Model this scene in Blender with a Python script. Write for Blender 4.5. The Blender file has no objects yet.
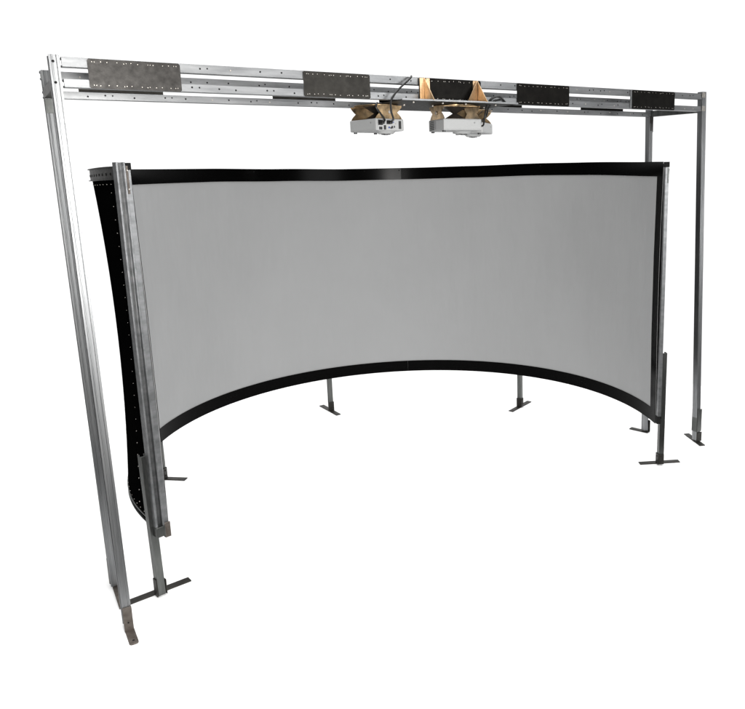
import bpy, bmesh, math, random
from mathutils import Vector, Matrix
random.seed(11)
R = math.radians
PI = math.pi
scene = bpy.context.scene
COL = scene.collection

# ------------------------------------------------------------------ materials
def new_mat(name):
    m = bpy.data.materials.new(name); m.use_nodes = True
    nt = m.node_tree
    return m, nt, nt.nodes['Principled BSDF']

def ramp(nt, fac, c0, c1, p0=0.3, p1=0.7):
    r = nt.nodes.new('ShaderNodeValToRGB')
    r.color_ramp.elements[0].position = p0; r.color_ramp.elements[1].position = p1
    r.color_ramp.elements[0].color = (*c0, 1); r.color_ramp.elements[1].color = (*c1, 1)
    nt.links.new(fac, r.inputs[0]); return r

def noise(nt, scale, detail=4, rough=.55, stretch=None):
    tc = nt.nodes.new('ShaderNodeTexCoord'); n = nt.nodes.new('ShaderNodeTexNoise')
    n.inputs['Scale'].default_value = scale; n.inputs['Detail'].default_value = detail
    n.inputs['Roughness'].default_value = rough
    if stretch:
        mp = nt.nodes.new('ShaderNodeMapping'); mp.inputs['Scale'].default_value = stretch
        nt.links.new(tc.outputs['Object'], mp.inputs[0]); nt.links.new(mp.outputs[0], n.inputs['Vector'])
    else:
        nt.links.new(tc.outputs['Object'], n.inputs['Vector'])
    return n

def metal(name, c0, c1, rough, scale=18, metallic=1.0, bump=.02, stretch=None, r_var=.12, spec=.5):
    m, nt, b = new_mat(name)
    n = noise(nt, scale, 6, .6, stretch)
    r = ramp(nt, n.outputs['Fac'], c0, c1)
    nt.links.new(r.outputs[0], b.inputs['Base Color'])
    b.inputs['Metallic'].default_value = metallic; b.inputs['Specular IOR Level'].default_value = spec
    n2 = noise(nt, scale * 3, 3)
    mr = nt.nodes.new('ShaderNodeMapRange')
    mr.inputs['To Min'].default_value = rough - r_var; mr.inputs['To Max'].default_value = rough + r_var
    nt.links.new(n2.outputs['Fac'], mr.inputs[0]); nt.links.new(mr.outputs[0], b.inputs['Roughness'])
    if bump:
        bp = nt.nodes.new('ShaderNodeBump'); bp.inputs['Strength'].default_value = bump; bp.inputs['Distance'].default_value = .01
        nt.links.new(n2.outputs['Fac'], bp.inputs['Height']); nt.links.new(bp.outputs[0], b.inputs['Normal'])
    return m

def plain(name, c, rough, spec=.5, nscale=0, var=.15, bump=0):
    m, nt, b = new_mat(name)
    b.inputs['Roughness'].default_value = rough
    b.inputs['Specular IOR Level'].default_value = spec
    if nscale:
        n = noise(nt, nscale, 5)
        r = ramp(nt, n.outputs['Fac'], [x * (1 - var) for x in c], [min(1, x * (1 + var)) for x in c])
        nt.links.new(r.outputs[0], b.inputs['Base Color'])
        if bump:
            bp = nt.nodes.new('ShaderNodeBump'); bp.inputs['Strength'].default_value = bump; bp.inputs['Distance'].default_value = .005
            nt.links.new(n.outputs['Fac'], bp.inputs['Height']); nt.links.new(bp.outputs[0], b.inputs['Normal'])
    else:
        b.inputs['Base Color'].default_value = (*c, 1)
    return m

M = {}
M['galv'] = metal('galvanised_steel', (.17, .175, .18), (.30, .305, .31), .48, 30, stretch=(.12, 1, 1), r_var=.05)
M['galv_post'] = metal('galvanised_post_steel', (.16, .165, .17), (.29, .295, .30), .46, 70, stretch=(1, 1, .03), r_var=.06, bump=.01)
M['galv_dull'] = metal('dull_galvanised_steel', (.075, .078, .075), (.145, .15, .145), .42, 30, stretch=(1, 1, .15))
M['dark_steel'] = metal('dark_mill_steel', (.018, .0165, .0145), (.036, .034, .030), .5, 22, metallic=.75)
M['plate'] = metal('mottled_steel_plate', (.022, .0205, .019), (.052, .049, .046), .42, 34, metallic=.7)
M['plate_dim'] = metal('dimmed_steel_plate', (.003, .0027, .0024), (.009, .0082, .007), .5, 22, metallic=.5, spec=.12)  # plate finish with weaker light darkened into its colour
M['rim'] = metal('weathered_rim_steel', (.012, .011, .010), (.034, .032, .03), .55, 26)
M['bolt'] = metal('zinc_bolt', (.34, .315, .28), (.50, .48, .45), .45, 40, bump=0)
M['hole'] = plain('dark_hole', (.012, .012, .012), .9, .1)
M['bronze'] = metal('yellow_chromate_steel', (.085, .064, .040), (.68, .48, .27), .36, 19, metallic=.85, bump=.03)
M['bronze_lit'] = metal('flash_lit_chromate_steel', (.26, .18, .10), (.74, .53, .33), .4, 14, metallic=.8, bump=.03)  # lighter copy of the bronze: flash light on the gussets put into colour
M['bright'] = metal('bright_sheet_steel', (.45, .44, .43), (.65, .64, .62), .25, 20)
M['rust'] = metal('brown_tinged_steel', (.075, .063, .054), (.15, .132, .118), .5, 30, metallic=.8)
M['border'] = plain('black_satin_vinyl', (.0012, .0012, .0012), .17, .025, 60, .2)
M['cover'] = plain('black_fabric', (.0022, .0022, .0022), .85, 0, 90, .3, .1)
M['screen'] = plain('grey_screen_fabric', (.280, .283, .285), .8, .2, 1.3, .03)
def wrinkle(m, scale, stretch, strength, dist, weave):
    nt = m.node_tree; b = nt.nodes['Principled BSDF']
    n = noise(nt, scale, 3, .5, stretch); n2 = noise(nt, weave, 2)
    bp = nt.nodes.new('ShaderNodeBump'); bp.inputs['Strength'].default_value = strength; bp.inputs['Distance'].default_value = dist
    b2 = nt.nodes.new('ShaderNodeBump'); b2.inputs['Strength'].default_value = .12; b2.inputs['Distance'].default_value = .002
    nt.links.new(n.outputs['Fac'], bp.inputs['Height']); nt.links.new(n2.outputs['Fac'], b2.inputs['Height'])
    nt.links.new(bp.outputs[0], b2.inputs['Normal']); nt.links.new(b2.outputs[0], b.inputs['Normal'])
wrinkle(M['screen'], 2.4, (2.2, 2.2, .8), .6, .022, 260)
M['shell'] = plain('pale_grey_plastic', (.345, .35, .35), .42, .45, 120, .03, .03)
M['shell_dark'] = plain('mid_grey_plastic', (.2, .203, .206), .5, .4)
M['port'] = plain('black_plastic', (.012, .012, .013), .4, .5)
M['blue'] = plain('blue_plastic', (.03, .06, .22), .4, .5)
M['label'] = plain('white_print', (.40, .405, .405), .5, .4)
M['cable'] = plain('black_rubber', (.008, .008, .008), .45, .4)
M['lens'] = plain('lens_glass', (.01, .012, .02), .05, .8)
M['floor'] = plain('white_floor_paint', (.9, .9, .9), .8, .2, 2, .015)

# ------------------------------------------------------------------ mesh helpers
class MB:
    """collects shapes, each with a material slot, and links them as ONE mesh object"""
    def __init__(s, *mats): s.bm = bmesh.new(); s.mats = list(mats)
    def face(s, vs, mi=0):
        try:
            f = s.bm.faces.new(vs); f.material_index = mi; return f
        except ValueError: return None
    def poly_extrude(s, pts, vec, mi=0):
        vec = Vector(vec)
        a = [s.bm.verts.new(Vector(p)) for p in pts]; b = [s.bm.verts.new(Vector(p) + vec) for p in pts]
        n = len(a)
        s.face(a[::-1], mi); s.face(b, mi)
        for i in range(n): s.face([a[i], a[(i + 1) % n], b[(i + 1) % n], b[i]], mi)
    def box(s, c, size, mi=0, M=None, bev=0):
        r = bmesh.ops.create_cube(s.bm, size=1)
        mat = Matrix.Translation(c) @ (M.to_4x4() if M else Matrix()) @ Matrix.Diagonal((*size, 1))
        bmesh.ops.transform(s.bm, matrix=mat, verts=r['verts'])
        fs = {f for v in r['verts'] for f in v.link_faces}
        for f in fs: f.material_index = mi
        if bev:
            es = {e for v in r['verts'] for e in v.link_edges}
            g = bmesh.ops.bevel(s.bm, geom=list(es), offset=bev, segments=2, affect='EDGES', profile=.6)
            for f in g['faces']: f.material_index = mi
    def prof(s, profile, p0, p1, u, v, mi=0, cap=True):
        """sweep a closed profile [(a,b)] with axes u,v from p0 to p1"""
        p0, p1, u, v = map(Vector, (p0, p1, u, v))
        a = [s.bm.verts.new(p0 + u * x + v * y) for x, y in profile]
        b = [s.bm.verts.new(p1 + u * x + v * y) for x, y in profile]
        n = len(a)
        for i in range(n): s.face([a[i], a[(i + 1) % n], b[(i + 1) % n], b[i]], mi)
        if cap: s.face(a[::-1], mi); s.face(b, mi)
    def cyl(s, c, axis, r, h, seg=10, mi=0, r2=None, smooth=True):
        """disc/bolt from c along axis by h"""
        ax = Vector(axis).normalized(); t = ax.orthogonal().normalized(); w = ax.cross(t)
        c = Vector(c); r2 = r if r2 is None else r2
        a = [s.bm.verts.new(c + t * r * math.cos(2 * PI * i / seg) + w * r * math.sin(2 * PI * i / seg)) for i in range(seg)]
        b = [s.bm.verts.new(c + ax * h + t * r2 * math.cos(2 * PI * i / seg) + w * r2 * math.sin(2 * PI * i / seg)) for i in range(seg)]
        s.face(a[::-1], mi); s.face(b, mi)
        for i in range(seg):
            f = s.face([a[i], a[(i + 1) % seg], b[(i + 1) % seg], b[i]], mi)
            if f: f.smooth = smooth
    def tube(s, pts, r, seg=8, mi=0):
        pts = [Vector(p) for p in pts]; rings = []
        t0 = (pts[1] - pts[0]).normalized(); n = t0.orthogonal().normalized()
        for i, p in enumerate(pts):
            t = (pts[min(i + 1, len(pts) - 1)] - pts[max(i - 1, 0)]).normalized()
            n = (n - t * n.dot(t)).normalized(); w = t.cross(n)
            rings.append([s.bm.verts.new(p + n * r * math.cos(2 * PI * k / seg) + w * r * math.sin(2 * PI * k / seg)) for k in range(seg)])
        for i in range(len(rings) - 1):
            for k in range(seg):
                f = s.face([rings[i][k], rings[i][(k + 1) % seg], rings[i + 1][(k + 1) % seg], rings[i + 1][k]], mi)
                if f: f.smooth = True
        s.face(rings[0][::-1], mi); s.face(rings[-1], mi)
    def build(s, name, parent=None, shift=None, bevel=0):
        bm = s.bm
        if shift is not None: bmesh.ops.translate(bm, verts=bm.verts, vec=-Vector(shift))
        bmesh.ops.recalc_face_normals(bm, faces=bm.faces)
        me = bpy.data.meshes.new(name); bm.to_mesh(me); bm.free(); me.set_sharp_from_angle(angle=R(38))
        for m in s.mats: me.materials.append(M[m])
        o = bpy.data.objects.new(name, me); COL.objects.link(o)
        if parent: o.parent = parent
        if bevel:
            b = o.modifiers.new('bevel', 'BEVEL'); b.width = bevel; b.segments = 2; b.limit_method = 'ANGLE'; b.angle_limit = R(40)
        return o

def thing(name, label, cat, loc=(0, 0, 0), rotz=0, group=None):
    o = bpy.data.objects.new(name, None); COL.objects.link(o)
    o.location = loc; o.rotation_euler = (0, 0, rotz); o.empty_display_size = .1
    o['label'] = label; o['category'] = cat
    if group: o['group'] = group
    return o

def copy_tree(o, parent=None):
    c = o.copy(); COL.objects.link(c)
    if parent: c.parent = parent
    for ch in list(o.children): copy_tree(ch, c)
    return c

def cchan(w=.041, d=.041, t=.0025, lip=.009):
    """C channel: closed web at b=0, open side at b=d; a centred"""
    h = w / 2; k = h - lip; e = .007
    return [(-h, 0), (h, 0), (h, d), (k, d), (k, d - e), (k + t, d - e), (k + t, d - t), (h - t, d - t), (h - t, t),
            (-h + t, t), (-h + t, d - t), (-k - t, d - t), (-k - t, d - e), (-k, d - e), (-k, d), (-h, d)]

# ------------------------------------------------------------------ floor
fb = MB('floor')
fb.face([fb.bm.verts.new(p) for p in ((-1.1, -.31, 0), (5.0, -.31, 0), (5.0, 4.2, 0), (-1.1, 4.2, 0))])
fl = fb.build('floor'); fl['kind'] = 'structure'

# ------------------------------------------------------------------ overhead frame
W = 3.771; D = .402
frame = thing('overhead_frame', 'tall galvanised steel channel frame with twin rail beams spanning the curved screen', 'frame', (0, 0, 0))
tops = {'fl': (0, 0, 2.446), 'fr': (3.771, .003, 2.452), 'br': (3.737, .429, 2.452), 'bl': (.002, .402, 2.436)}
feet = {'fl': (.017, -.012, 0), 'fr': (3.862, .004, 0), 'br': (3.716, .365, 0), 'bl': (.021, .402, 0)}

def post(key, mat, open_dir, side, lo=.012, wid=.036, dep=.044, yo=0):
    t, f = Vector(tops[key]), Vector(feet[key]); f.z = lo; f.y += yo; t.y += yo
    mb = MB(mat, 'bolt', 'hole', 'dark_steel', 'galv_dull')
    u = Vector(side); v = Vector(open_dir)
    mb.prof(cchan(dep, wid, .0025, .006), f - v * wid / 2, t - v * wid / 2, u, v)
    # two rolled beads along the front face
    for off, bw in ((-.0075, .006), (.0085, .004)):
        q = Vector((off, -dep / 2, 0))
        mb.prof([(-bw / 2, .0005), (-bw / 2 + .0012, -.0014), (bw / 2 - .0012, -.0014), (bw / 2, .0005)], f + q, t + q, (1, 0, 0), (0, 1, 0))
    return mb, t, f

# front left: solid face forward, slot to the left
mb, t, f = post('fl', 'galv_post', (-1, 0, 0), (0, 1, 0), dep=.058, yo=.007)
ax = (t - f).normalized()
for z in (2.421, 2.343):
    p = f + ax * ((z - f.z) / ax.z); mb.cyl((p.x - .004, p.y - .029, z), (0, -1, 0), .0052, .003, 8, 2)
mb.build('post', frame, bevel=.0015)
mb, t, f = post('bl', 'galv_post', (-1, 0, 0), (0, 1, 0)); mb.box((.0005, .378, 2.288), (.033, .003, .06), 4); mb.build('post', frame, bevel=.0015)
mb, t, f = post('fr', 'galv_post', (1, 0, 0), (0, 1, 0), wid=.040, dep=.040)
for z in (2.43, 2.345):
    mb.box((3.757 + (2.44 - z) * .037, -.0235, z), (.03, .003, .032), 1)
mb.build('post', frame, bevel=.0015)
mb, t, f = post('br', 'galv_post', (1, 0, 0), (0, 1, 0), wid=.036, dep=.036)
mb.box((3.741, .4065, 2.27), (.034, .003, .11), 3)
mb.build('post', frame, bevel=.0015)
posts = [o for o in frame.children]

def slab(mb, p0, p1, w, h, mi=0):
    """flat bar on the floor between two points"""
    p0, p1 = Vector((*p0, 0)), Vector((*p1, 0)); d = (p1 - p0).normalized(); n = Vector((-d.y, d.x, 0))
    mb.prof([(-w / 2, .001), (w / 2, .001), (w / 2, .001 + h), (-w / 2, .001 + h)], p0, p1, n, Vector((0, 0, 1)), mi)

# feet: bent straps bolted to the posts with a flat bar on the floor
mb = MB('rust', 'hole')
mb.box((.0165, -.0375, .06), (.038, .006, .115))
mb.poly_extrude([(x, y, .001) for x, y in ((-.001, -.035), (-.001, -.143), (.003, -.150), (.009, -.153), (.028, -.153), (.034, -.150), (.037, -.143), (.037, -.035))], (0, 0, .006))
mb.cyl((.0185, -.128, .007), (0, 0, 1), .0055, .0012, 10, 1)
mb.cyl((.016, -.0405, .045), (0, -1, 0), .004, .002, 8, 1)
mb.build('foot', posts[0], bevel=.002)
mb = MB('rust', 'hole'); mb.box((.018, .4275, .075), (.034, .006, .14)); slab(mb, (.024, .43), (.022, .17), .030, .006)
mb.build('foot', posts[1], bevel=.002)
mb = MB('dark_steel', 'galv_dull')
mb.box((3.861, -.0235, .04), (.05, .006, .07), 0, None)
mb.box((3.859, -.0225, .165), (.044, .004, .17), 1); mb.box((3.8375, .004, .165), (.004, .046, .17), 1)
slab(mb, (3.915, .135), (3.818, -.09), .042, .006); mb.build('foot', posts[2], bevel=.0015)
mb = MB('dark_steel'); mb.box((3.742, .36, .045), (.006, .045, .085)); slab(mb, (3.672, .47), (3.716, .325), .042, .006)
mb.build('foot', posts[3], bevel=.0015)

# four long rails, solid web to the front
rails = []
def rail(y, z0, z1, x0, x1, name='rail', seed=0, ry=0):
    rr = random.Random(seed)
    mb = MB('galv', 'hole', 'bolt')
    zc = (z0 + z1) / 2; h = z1 - z0
    mb.prof(cchan(h, .041), (x0, y, zc), (x1, y + ry, zc), (0, 0, 1), (0, 1, 0))
    x = x0 + .06
    while x < x1 - .04:
        x += rr.uniform(.07, .16)
        if x > x1 - .03: break
        k = rr.random()
        yy = y + ry * (x - x0) / (x1 - x0)
        mb.cyl((x, yy + .001, zc + rr.uniform(-.004, .004)), (0, -1, 0), .0042, .0022, 8, 1 if k < .72 else 2)
        if rr.random() < .25: mb.cyl((x + .03, yy + .001, zc + .003), (0, -1, 0), .0036, .0022, 8, 1)
    o = mb.build(name, frame, bevel=.0012); rails.append(o); return o
rail(-.0205, 2.4025, 2.4395, .0245, 3.747, seed=3, ry=.003)
rail(-.0205, 2.3265, 2.3585, .0245, 3.75, seed=5, ry=.003)
rail(.3815, 2.3975, 2.4335, -.02, 3.712, seed=8, ry=.025)
rail(.3815, 2.3205, 2.3515, -.018, 3.713, seed=9, ry=.025)
# short end rails joining front and back
for (x, ya, yb) in ((.001, .0375, .3795), (3.7655, .0265, .404)):
    for zc in (2.34,):
        mb = MB('galv_dull' if x > 1 else 'dark_steel'); dx = -.02 if x > 1 else 0
        mb.prof(cchan(.034, .040), (x, ya, zc - .02), (x + dx, yb, zc - .02), (1, 0, 0), (0, 0, 1)); mb.build('end_rail', frame, bevel=.001)

# splice plates, front and back
PX = [(.113, .459), (.995, 1.329), (1.60, 1.975), (2.216, 2.59), (3.097, 3.478)]
def plate(x0, x1, yf, mat, seed, zt=2.4375, zb=2.3255, back=False):
    rr = random.Random(seed); mb = MB(mat, 'bolt')
    sgn = 1 if back else -1
    cy = yf + sgn * .002; cx = (x0 + x1) / 2
    w, h = x1 - x0, zt - zb; c = .006; zc = (zt + zb) / 2
    pts = [(cx + a, yf, zc + b) for a, b in ((-w/2 + c, -h/2), (w/2 - c, -h/2), (w/2, -h/2 + c), (w/2, h/2 - c), (w/2 - c, h/2), (-w/2 + c, h/2), (-w/2, h/2 - c), (-w/2, -h/2 + c))]
    mb.poly_extrude(pts, (0, sgn * .004, 0))
    for z in (zt - .0125, zb + .0125):
        n = 12
        for i in range(n):
            x = x0 + .016 + (w - .032) * i / (n - 1) + rr.uniform(-.006, .006) * (0 < i < n - 1)
            mb.cyl((x, yf + sgn * .0035, z + rr.uniform(-.002, .002)), (0, sgn, 0), .0026, .0024, 8, 1, .0019)
            if i in (0, 4, 7, n - 1): mb.cyl((x + (.009 if i < n - 1 else -.009), yf + sgn * .0035, z), (0, sgn, 0), .0025, .0022, 8, 1, .0018)
    o = mb.build('splice_plate', frame); return o
pm = ['plate', 'dark_steel', 'plate_dim', 'plate_dim', 'plate_dim']  # darker to the right: finish difference plus flash falloff put into the colours
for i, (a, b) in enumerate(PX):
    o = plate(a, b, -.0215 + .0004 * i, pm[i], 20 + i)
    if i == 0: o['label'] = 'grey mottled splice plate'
    plate(a + .012, b + .02, .4245 + .026 * (a / W), 'dark_steel' if i < 2 else 'plate_dim', 40 + i, 2.432, 2.322, True)
# bright edge strip beside the last front plate
mb = MB('galv'); mb.box((3.088, -.0225, 2.384), (.012, .004, .105)); mb.build('edge_strip', frame)

# mounting plate below the beam and its gussets
mb = MB('plate_dim', 'bolt', 'galv')  # dark colour stands in for the underside's dark reflection
mb.box((1.80, .165, 2.3195), (.70, .56, .004)); mb.box((1.80, -.117, 2.3215), (.70, .003, .008), 2)
for x in (1.55, 1.72, 1.86, 2.05):
    mb.cyl((x, -.05, 2.3178), (0, 0, -1), .006, .006, 6, 1)
    mb.cyl((x + .03, .1, 2.3178), (0, 0, -1), .006, .006, 6, 1)
mb.build('mounting_plate', frame)
def gusset(x, rear_tri, mat):
    mb = MB(mat, 'dark_steel')
    y0 = -.0275
    mb.box((x - .013, y0 - .004, 2.379), (.024, .003, .112))                     # flange on the plate
    mb.poly_extrude([(x, y0 - .001, 2.3225), (x, y0 - .098, 2.3225), (x, y0 - .006, 2.438), (x, y0 - .001, 2.438)], (.003, 0, 0), 0)
    mb.box((x + .0075, y0 - .004, 2.379), (.008, .003, .110), 1)
    if rear_tri:
        mb.poly_extrude([(x - .004, y0 - .008, 2.3225), (x - .085, y0 - .04, 2.3225), (x - .004, y0 - .010, 2.436)], (.001, -.003, 0), 0)
    else:
        mb.box((x + .0225, y0 - .004, 2.379), (.02, .003, .112))
    mb.build('gusset', frame)
gusset(1.625, False, 'bronze_lit')
gusset(1.945, True, 'bronze_lit')

# ------------------------------------------------------------------ curved screen
XC, YC, RS = 1.82, .589, 1.613
Z0, Z1, BW = .3057, 2.0149, .0913
A0, A1 = -27.2, 194.45
DZ = [(-30, -.010), (-21, -.008), (6, .002), (21, .004), (41, -.004), (58, -.008), (77, -.008), (96, .002), (118, .012), (138, .012), (175, .010), (193, .016), (210, .018)]
def dz(a):
    for (a0, v0), (a1, v1) in zip(DZ, DZ[1:]):
        if a <= a1:
            t = max(0, (a - a0) / (a1 - a0)); t = t * t * (3 - 2 * t); return v0 + (v1 - v0) * t
    return DZ[-1][1]
def P(a, r, z): return Vector((XC + r * math.cos(R(a)), YC + r * math.sin(R(a)), z))
def ztop(a): return Z1 + dz(a)
screen = thing('curved_screen', 'wraparound grey projection screen with black border standing on five steel legs', 'screen', (XC, YC, 0))
SH = (XC, YC, 0)
N = 120
ANG = [A0 + (A1 - A0) * i / N for i in range(N + 1)]

def sheet(angs, zs, rad, thick, mats, smooth=True):
    """curved sheet: rad(a, t) inner radius, thick outwards; zs(a)->list of z"""
    mb = MB(*mats); g = []
    for a in angs:
        zz = zs(a); n = len(zz)
        g.append([(mb.bm.verts.new(P(a, rad(a, k / (n - 1)), z)), mb.bm.verts.new(P(a, rad(a, k / (n - 1)) + thick, z))) for k, z in enumerate(zz)])
    na, nz = len(g), len(g[0])
    for i in range(na - 1):
        for k in range(nz - 1):
            for s in (0, 1):
                f = mb.face([g[i][k][s], g[i + 1][k][s], g[i + 1][k + 1][s], g[i][k + 1][s]])
                if f: f.smooth = smooth
        for k in (0, nz - 1): mb.face([g[i][k][0], g[i + 1][k][0], g[i + 1][k][1], g[i][k][1]])
    for i in (0, na - 1):
        for k in range(nz - 1): mb.face([g[i][k][0], g[i][k + 1][0], g[i][k + 1][1], g[i][k][1]])
    return mb
def waist(t, d): return -d * (1 - (2 * t - 1) ** 2)
NZ = 14
sheet(ANG, lambda a: [Z0 + .012 + (ztop(a) - .012 - Z0 - .012) * k / NZ for k in range(NZ + 1)],
      lambda a, t: RS + waist(t, .010), .002, ['screen']).build('screen_fabric', screen, SH)
# border: top, bottom and two upright strips in one mesh, with butt joints
bd = MB('border', 'hole')
def strip(a0, a1, zlo, zhi, t=.0025):
    n = max(3, int(abs(a1 - a0) / 1.6)); g = []
    for i in range(n + 1):
        a = a0 + (a1 - a0) * i / n; q = []
        for k in range(4):
            z = zlo(a) + (zhi(a) - zlo(a)) * k / 3
            tt = (z - Z0) / (Z1 - Z0); rr = RS - .0035 + waist(min(max(tt, 0), 1), .010)
            q.append((bd.bm.verts.new(P(a, rr, z)), bd.bm.verts.new(P(a, rr + t, z))))
        g.append(q)
    for i in range(n):
        for k in range(3):
            for s in (0, 1):
                f = bd.face([g[i][k][s], g[i + 1][k][s], g[i + 1][k + 1][s], g[i][k + 1][s]]); f.smooth = True
        for k in (0, 3): bd.face([g[i][k][0], g[i + 1][k][0], g[i + 1][k][1], g[i][k][1]])
    for i in (0, n):
        for k in range(3): bd.face([g[i][k][0], g[i][k + 1][0], g[i][k + 1][1], g[i][k][1]])
SEAM = 61.6
for (a0, a1) in ((A0, SEAM - .012), (SEAM + .012, A1)):
    strip(a0, a1, lambda a: ztop(a) - BW, lambda a: ztop(a))
    strip(a0, a1, lambda a: Z0, lambda a: Z0 + BW)
wa = math.degrees(.085 / RS)
for (a0, a1) in ((A0, A0 + wa), (A1 - wa, A1)):
    strip(a0, a1, lambda a: Z0 + BW + .0003, lambda a: ztop(a) - BW - .0003)
for a in (SEAM - .5, SEAM + .5):
    c = P(a, RS - .002, ztop(a) - .018); bd.cyl(c, P(a, 0, 0) - P(a, 1, 0), .006, .004, 10, 1)
for a in (72, 104, 20):
    c = P(a, RS - .002, ztop(a) - .02); bd.cyl(c, P(a, 0, 0) - P(a, 1, 0), .0035, .003, 8, 1)
bd.build('border', screen, SH)
# back cover, drawn in at the waist, with rivet rows along its edges
ROUT = RS + .046
cov = sheet(ANG, lambda a: [Z0 + .03 + (ztop(a) - .045 - Z0 - .03) * k / NZ for k in range(NZ + 1)],
            lambda a, t: ROUT - .010 + waist(t, .034), .003, ['cover', 'bolt'])
def rivet(mb, a, z, r, s=.0027, mi=1):
    n = P(a, 1, 0) - P(a, 0, 0); mb.cyl(P(a, r, z), n, s, .003, 6, mi, s * .6)
a = A0 + 1
while a < A1 - .5:
    rivet(cov, a, ztop(a) - .078, ROUT - .0105); rivet(cov, a, Z0 + .062, ROUT - .0105); a += 2.1
for k in range(26):
    t = (k + .5) / 26; z = Z0 + .06 + (Z1 - Z0 - .13) * t
    rivet(cov, A1 - 4.6 - 4.2 * math.sin(min(1, (1 - t) * 1.15) * PI / 2), z, ROUT - .010 + .0015 + waist(t, .034), .0023); rivet(cov, A0 + 1.6, z, ROUT - .010 + .0015 + waist(t, .034), .003)
cov.build('back_cover', screen, SH)
# top and bottom rims: curved channels, web outwards, bolt holes along the web
def rim(name, zlo, zhi, mat, holes, ROUT=ROUT):
    ANG = [A0 + 4.5 + (A1 - A0 - 4.5) * i / N for i in range(N + 1)]
    mb = MB(mat, 'hole'); prof = [(RS + .0035, 0), (ROUT + .008, 0), (ROUT + .008, .004), (ROUT, .004), (ROUT, 1), (ROUT + .008, 1), (ROUT + .008, 1.004), (RS + .0035, 1.004)]
    g = []
    for a in ANG:
        lo, hi = zlo(a), zhi(a)
        def zz(k): return lo + k if k < .5 else hi - .004 + (k - 1)
        g.append([mb.bm.verts.new(P(a, r, zz(k))) for r, k in prof])
    n = len(prof)
    for i in range(N):
        for k in range(n):
            f = mb.face([g[i][k], g[i][(k + 1) % n], g[i + 1][(k + 1) % n], g[i + 1][k]])
    mb.face(g[0]); mb.face(g[-1][::-1])
    a = A0 + 5.5
    while a < A1 - .6 and holes:
        nrm = P(a, 1, 0) - P(a, 0, 0); mb.cyl(P(a, ROUT - .001, (zlo(a) + zhi(a)) / 2 - .004), nrm, .006, .0025, 8, 1); a += 1.9
    return mb.build(name, screen, SH)
rim('top_rim', lambda a: ztop(a) - .060, lambda a: ztop(a) - .002, 'rim', True)
rim('bottom_rim', lambda a: Z0 + .001 + max(0, a - 150) * .0004, lambda a: Z0 + .034 + max(0, a - 150) * .0004, 'galv_dull', False, ROUT - .012)
mb = None
# end columns
def radial(a): return (P(a, 1, 0) - P(a, 0, 0)).normalized()
def tang(a): r = radial(a); return Vector((-r.y, r.x, 0))
# left end: slotted strut outside, square tube inside, slot faces out of the open end
aL = A1 + .05
r_, t_ = radial(aL), tang(aL)
mb = MB('galv', 'hole', 'bolt', 'rust')
base = P(aL, RS + .052, Z0 + .045); top = P(aL, RS + .052, Z1 + .030)
mb.prof(cchan(.040, .036), base, top, r_, t_)
mb.build('end_column', screen, SH, bevel=.0015)
mb = MB('galv', 'hole', 'bolt', 'rust')
b2 = P(aL, RS + .0165, Z0 + .02); t2 = P(aL, RS + .0165, Z1 + .004)
mb.prof([(-.0085, 0), (.0145, 0), (.0145, .028), (-.0085, .028)], b2, t2, r_, t_)
# bent hook at the top and bracket at the bottom
c = P(aL, RS + .026, Z1 - .045) + t_ * .0314; Rm = Matrix((r_, t_, (0, 0, 1))).transposed()
mb.box(c, (.010, .006, .12), 3, Rm)
mb.box(P(aL, RS + .017, Z1 + .012) + t_ * .0162, (.022, .034, .030), 1, Rm)
c = P(aL, RS + .017, Z0 + .035) + t_ * .031
mb.box(c, (.028, .005, .075), 3, Rm); mb.box(P(aL, RS + .016, Z0 + .008) + t_ * .015, (.026, .03, .024), 1, Rm)
for z in (Z1 - .005, Z1 - .085): mb.cyl(P(aL, RS + .026, z) + t_ * .0342, t_, .004, .003, 8, 2)
o = mb.build('inner_upright', screen, SH, bevel=.0015)
mb = MB('galv_dull'); mb.box(P(aL, RS + .052, Z0 + .038) + t_ * .019, (.043, .042, .05), 0, Rm)
mb.build('clamp', screen, SH, bevel=.002)
# right end
aR = A0 - .05
r_, t_ = radial(aR), -tang(aR)
mb = MB('galv', 'hole', 'bright', 'galv_dull')
base = P(aR, RS + .012, Z0 + .06) + t_ * .030; top = P(aR, RS + .012, Z1 - .012) + t_ * .030
mb.prof(cchan(.022, .030, .0025, .006), base, top, r_, -t_)
Rm = Matrix((r_, t_, (0, 0, 1))).transposed()
mb.box(P(aR, RS + .012, Z1 - .027) + t_ * .0165, (.025, .036, .032), 1, Rm)
mb.box(P(aR, RS + .0185, Z1 - .095) + t_ * .0315, (.009, .003, .09), 3, Rm)
mb.box(P(aR, RS + .008, Z0 + .035) + t_ * .016, (.026, .034, .05), 1, Rm)
mb.build('end_column', screen, SH, bevel=.0015)

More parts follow.
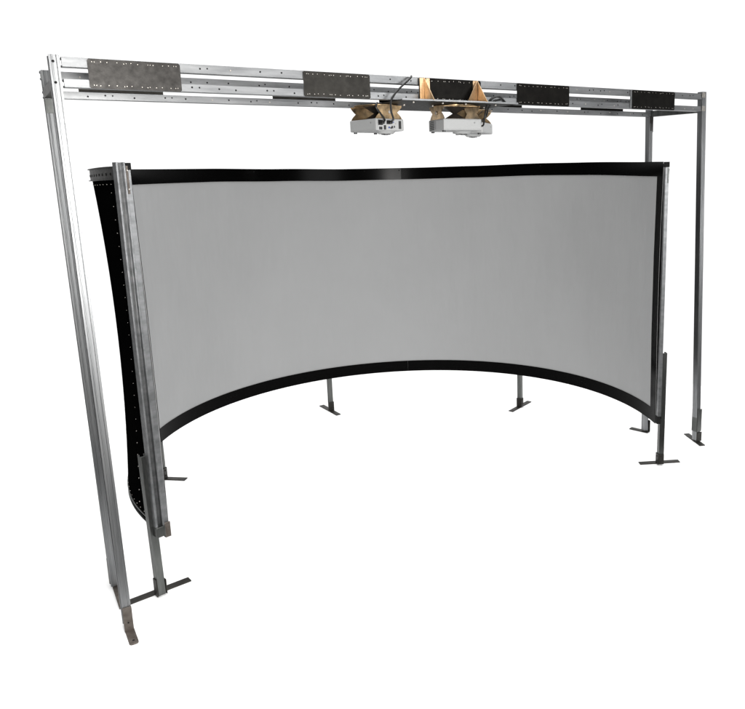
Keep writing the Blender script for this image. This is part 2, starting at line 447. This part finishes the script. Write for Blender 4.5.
# five legs with flat floor bars
def leg(a, r, p0, p1, z1, mat='galv_dull', w=.036, sock=True, rt=None, flip=False):
    mb = MB(mat, 'hole', 'dark_steel')
    u, v = radial(a), tang(a) * (-1 if flip else 1)
    rb = r if rt is None else r
    b = P(a, r, .008); t = P(a, rt or r, z1)
    mb.prof(cchan(w, w, .0025, .008), b - v * w / 2, t - v * w / 2, u, v)
    o = mb.build('leg', screen, SH, bevel=.0015)
    fb = MB('dark_steel', 'hole')
    slab(fb, p0, p1, .042, .006)
    Rm = Matrix((u, v, (0, 0, 1))).transposed()
    fb.box(P(a, r - w / 2 - .0035, .045), (.005, .044, .075), 0, Rm)
    if flip: fb.box(P(a, r + w / 2 + .0035, .05), (.005, .034, .09), 0, Rm)
    else: fb.box(P(a, r, .045) - v * (w / 2 + .0035), (.034, .005, .07), 0, Rm)
    for z in (.03, .065):
        fb.cyl(P(a, r - w / 2 - .006, z), -u, .006, .004, 6, 0)
        if not flip: fb.cyl(P(a, r, z) - v * (w / 2 + .006), -v, .006, .004, 6, 0)
    f = fb.build('foot_bar', o, SH, bevel=.0012)
    return o
leg(194.0, 1.676, (.047, .2), (.342, .243), .72, w=.036, rt=1.688, flip=True)
leg(142.0, 1.682, (.39, 1.73), (.621, 1.530), .75)
leg(84.6, 1.70, (1.966, 2.452), (1.982, 2.132), .75)
leg(28.3, 1.70, (3.178, 1.342), (3.465, 1.457), .75)
leg(-25.9, 1.668, (3.217, -.05), (3.463, -.18), .78, w=.036)

# ------------------------------------------------------------------ projectors and swivel mounts
PWX, PLY, PH = .226, .18, .060
def make_projector(label, loc, rz):
    t = thing('projector', label, 'projector', loc, rz, 'projectors hung under the beam')
    mb = MB('shell'); mb.box((0, 0, 0), (PWX, PLY, PH), 0, None, .007); body = mb.build('body', t)
    for p in body.data.polygons: p.use_smooth = False
    # port panel on +x, recessed look: sockets standing a hair proud
    mb = MB('label', 'port', 'blue', 'bolt'); X = PWX / 2 + .0005
    mb.box((X, 0, -.001), (.002, .160, .050), 0)
    for y, z, w, h, m in ((-.062, .010, .030, .026, 1), (-.062, -.018, .020, .014, 1), (-.035, -.014, .014, .022, 1), (-.012, .012, .022, .020, 1),
                          (.004, -.016, .008, .008, 1), (.012, .012, .006, .006, 1), (.020, .012, .006, .006, 2), (.012, -.012, .010, .012, 1), (.026, -.010, .006, .010, 1), (.034, .006, .004, .006, 3), (-.008, -.014, .010, .008, 2), (.062, 0, .016, .040, 1)):
        mb.box((X + .0015, y, z), (.002, w, h), m)
    mb.build('port_panel', t)
    # vent slots on -x
    mb = MB('hole', 'shell_dark')
    mb.box((-X - .0005, .005, 0), (.0016, .010, .042), 1)
    for k in range(9): mb.box((-X - .0012, .045 + .0, -.022 + k * .0055), (.0014, .05, .0026), 0)
    mb.build('vent', t)
    mb = MB('shell_dark', 'hole'); mb.cyl((.07, -PLY / 2 + .001, .010), (0, -1, 0), .0045, .0016, 14)
    mb.build('badge', t)
    # lens housing below
    mb = MB('shell', 'shell_dark')
    mb.cyl((.055, .015, -PH / 2 + .002), (0, 0, -1), .056, .015, 28, 0, .038); lh = mb.build('lens_housing', t)
    mb = MB('lens', 'port'); mb.cyl((.055, .015, -PH / 2 - .0125), (0, 0, -1), .024, .004, 24, 1); mb.cyl((.055, .015, -PH / 2 - .0160), (0, 0, -1), .018, .003, 24, 0, .008)
    mb.build('lens', lh)
    for sx, sy in ((-1, -1), (-1, 1)):
        mb = MB('port'); mb.cyl((sx * .1, sy * .065, -PH / 2 + .001), (0, 0, -1), .009, .008, 12); mb.build('rubber_foot', t)
    return t

def half_moon(mb, x, zflat, sag, chord, up, mi=0, t=.0025):
    """circular-segment flange in the yz plane; flat side at zflat, bulge up or down"""
    pts = []; sg = 1 if up else -1; h = chord / 2; wst = chord * .31; n = 7
    for i in range(n + 1):                                          # left flank, slightly hollow
        k = i / n; pts.append((x, -h + (h - wst) * (k ** 1.25), zflat + sg * sag * k ** .85))
    for i in range(n + 1):
        k = 1 - i / n; pts.append((x, h - (h - wst) * (k ** 1.25), zflat + sg * sag * k ** .85))
    mb.poly_extrude(pts, (t, 0, 0), mi)

def make_mount(label, loc, rz, sep=.214, chord=.168):
    """hangs from z=0 down to -0.102"""
    t = thing('swivel_mount', label, 'bracket', loc, rz, 'half moon swivel brackets under the beam')
    mb = MB('bronze'); mb.cyl((0, 0, -.001), (0, 0, -1), .115, .003, 48, 0, smooth=False); mb.build('turntable', t)
    for kind in ('upper_yoke', 'lower_yoke'):
        mb = MB('bronze', 'bolt'); up = kind == 'lower_yoke'
        z = -.0045 if not up else -.0715
        for s in (-1, 1):
            x = s * sep / 2 - .00125 + (0 if not up else -.0028 * s)
            half_moon(mb, x, z, .0345, chord, up)
        mb.box((0, 0, z - (.0012 if not up else -.0012)), (sep - .008, chord * .8, .0022), 0)
        if up:
            for sy in (-1, 1): mb.cyl((.05 * sy, .05, z), (0, 0, 1), .006, .006, 6, 1)
        mb.build(kind, t)
    for s in (-1, 1):
        mb = MB('bolt'); mb.cyl((s * (sep / 2 + .0015), 0, -.038), (s, 0, 0), .009, .005, 6); mb.build('pivot_bolt', t)
    mb = MB('rust'); mb.cyl((0, 0, -.0065), (0, 0, -1), .062, .032, 20, 0, .012); mb.cyl((0, 0, -.0390), (0, 0, -1), .012, .030, 20, 0, .062); mb.build('spigot', t)
    return t

ZP = 2.2150; ZM = 2.3155
SETS = [((1.472, .205), R(-80)), ((1.872, .075), R(-5)), ((2.150, .315), R(40))]
plabels = ['pale grey projector with its white port panel and plugged cables showing',
           'pale grey projector turned with a long blank side and small badge to the front',
           'pale grey projector mostly hidden behind the one with the blank side']
mlabels = ['bronze half moon bracket carrying the projector whose port panel shows',
           'bronze half moon bracket carrying the projector with the long blank side',
           'bronze half moon bracket hidden behind the others, carrying the rear projector']
for (c, rz), pl, ml in zip(SETS, plabels, mlabels):
    make_projector(pl, (c[0], c[1], ZP), rz)
    make_mount(ml, (c[0], c[1], ZM), rz)

# ------------------------------------------------------------------ cables
def spline(pts, n=10):
    pts = [Vector(p) for p in pts]; out = []
    for i in range(len(pts) - 1):
        p0 = pts[max(i - 1, 0)]; p1, p2 = pts[i], pts[i + 1]; p3 = pts[min(i + 2, len(pts) - 1)]
        for k in range(n):
            t = k / n
            out.append(.5 * ((2 * p1) + (p2 - p0) * t + (2 * p0 - 5 * p1 + 4 * p2 - p3) * t * t + (3 * p1 - p0 - 3 * p2 + p3) * t ** 3))
    out.append(pts[-1]); return out
def loc2w(i, x, y, z):
    (cx, cy), rz = SETS[i]
    return Vector((cx + x * math.cos(rz) - y * math.sin(rz), cy + x * math.sin(rz) + y * math.cos(rz), ZP + z))
def cable(label, pts, r=.0050, plug=None, name='power_cable', extra=()):
    mb = MB('cable'); mb.tube(spline(pts), r)
    for e in extra: mb.tube(spline(e), r)
    for i, c in (plug or []):
        rz = SETS[i][1]; mb.box(loc2w(i, *c), (.026, .018, .015), 0, Matrix.Rotation(rz, 3, 'Z'), .003)
    o = mb.build(name); o['label'] = label; o['category'] = 'cable'; o['group'] = 'black cables of the projectors'
    return o
pA = PWX / 2
cable('short black cable from the port panel up to the half moon bracket',
      [loc2w(0, pA + .012, -.062, .008), loc2w(0, pA + .028, -.055, .02), loc2w(0, pA + .03, -.08, .05), loc2w(0, pA + .028, -.105, .08), loc2w(0, pA + .02, -.09, .103)],
      plug=[(0, (pA + .014, -.062, .009))])
cable('long black cable rising from the port panel over the upper front rail',
      [loc2w(0, pA + .012, -.010, .010), loc2w(0, pA + .024, -.006, .016), (1.437, -.045, 2.235), (1.420, -.058, 2.27), (1.422, -.06, 2.32), (1.461, -.058, 2.368), (1.535, -.045, 2.425), (1.556, -.028, 2.4415)],
      plug=[(0, (pA + .014, -.012, .010))])
cable('looping pair of black cables from the blank sided projector back to the rail',
      [loc2w(1, pA + .002, -.05, .0), loc2w(1, pA + .035, -.045, .0), (2.03, .02, 2.27), (2.026, -.01, 2.325), (2.05, -.028, 2.352), (2.09, -.03, 2.362), (2.118, -.03, 2.345), (2.15, -.02, 2.32)],
      extra=[[loc2w(1, pA + .002, -.02, .005), loc2w(1, pA + .025, -.015, .01), (2.045, .03, 2.265), (2.04, .0, 2.305), (2.06, -.028, 2.338), (2.10, -.029, 2.346)]], r=.0048)

# ------------------------------------------------------------------ camera
f, yaw, pitch, roll = 731.8438, .5803, .1964, -.0214
fw = Vector((math.sin(yaw) * math.cos(pitch), math.cos(yaw) * math.cos(pitch), -math.sin(pitch)))
rt = Vector((math.cos(yaw), -math.sin(yaw), 0)); up = rt.cross(fw)
r2 = rt * math.cos(roll) + up * math.sin(roll); u2 = up * math.cos(roll) - rt * math.sin(roll)
cd = bpy.data.cameras.new('camera'); cam = bpy.data.objects.new('camera', cd); COL.objects.link(cam)
mw = Matrix((r2, u2, -fw)).transposed().to_4x4(); mw.translation = (-.3168, -3.3146, 1.983)
cam.matrix_world = mw
cd.sensor_fit = 'HORIZONTAL'; cd.sensor_width = 36; cd.lens = 36 * f / 745
cd.shift_x = -91.7512 / 745; cd.shift_y = -39.3391 / 745
cd.clip_start = .05; cd.clip_end = 500
scene.camera = cam

# ------------------------------------------------------------------ light: world shaped white ahead as background, dimmed behind camera for metals, lamps
w = bpy.data.worlds.new('World'); scene.world = w; w.use_nodes = True
nt = w.node_tree; bg = nt.nodes['Background']
tc = nt.nodes.new('ShaderNodeTexCoord'); dot = nt.nodes.new('ShaderNodeVectorMath'); dot.operation = 'DOT_PRODUCT'
dot.inputs[1].default_value = (math.sin(yaw), math.cos(yaw), 0)
nt.links.new(tc.outputs['Generated'], dot.inputs[0])
mr = nt.nodes.new('ShaderNodeMapRange'); mr.inputs['From Min'].default_value = .05; mr.inputs['From Max'].default_value = .58
mr.inputs['To Min'].default_value = .10; mr.inputs['To Max'].default_value = 1.15
nt.links.new(dot.outputs['Value'], mr.inputs[0])
bg.inputs[0].default_value = (1, 1, 1, 1); nt.links.new(mr.outputs[0], bg.inputs['Strength'])

def area(name, loc, target, size, power, spread=180, color=(1, 1, 1), sy=None):
    l = bpy.data.lights.new(name, 'AREA'); l.energy = power; l.size = size; l.color = color; l.spread = R(spread)
    if sy: l.shape = 'RECTANGLE'; l.size_y = sy
    o = bpy.data.objects.new(name, l); COL.objects.link(o); o.location = loc
    o.rotation_euler = (Vector(target) - Vector(loc)).to_track_quat('-Z', 'Y').to_euler()
    return o
area('overhead_floor_fill', (2.0, .8, 7.5), (2.0, .8, 0), 10, 500, 100)  # unseen lamp added to push the floor to white
area('camera_flash', (.08, -3.45, 1.9), (1.5, .6, 1.6), .7, 175, 180, (1, .985, .96), 1.0)
area('second_flash', (3.1, -3.4, 2.25), (1.8, .6, 1.6), 1.5, 62, 180, (1, 1, 1))
area('side_fill', (7.0, -3.0, 1.3), (3.2, .4, 1.2), .5, 32, 180, (1, 1, 1), 1.8)  # unseen strip light added to brighten the right-hand posts

scene.view_settings.view_transform = 'Standard'; scene.view_settings.look = 'None'
scene.view_settings.exposure = 0; scene.view_settings.gamma = 1
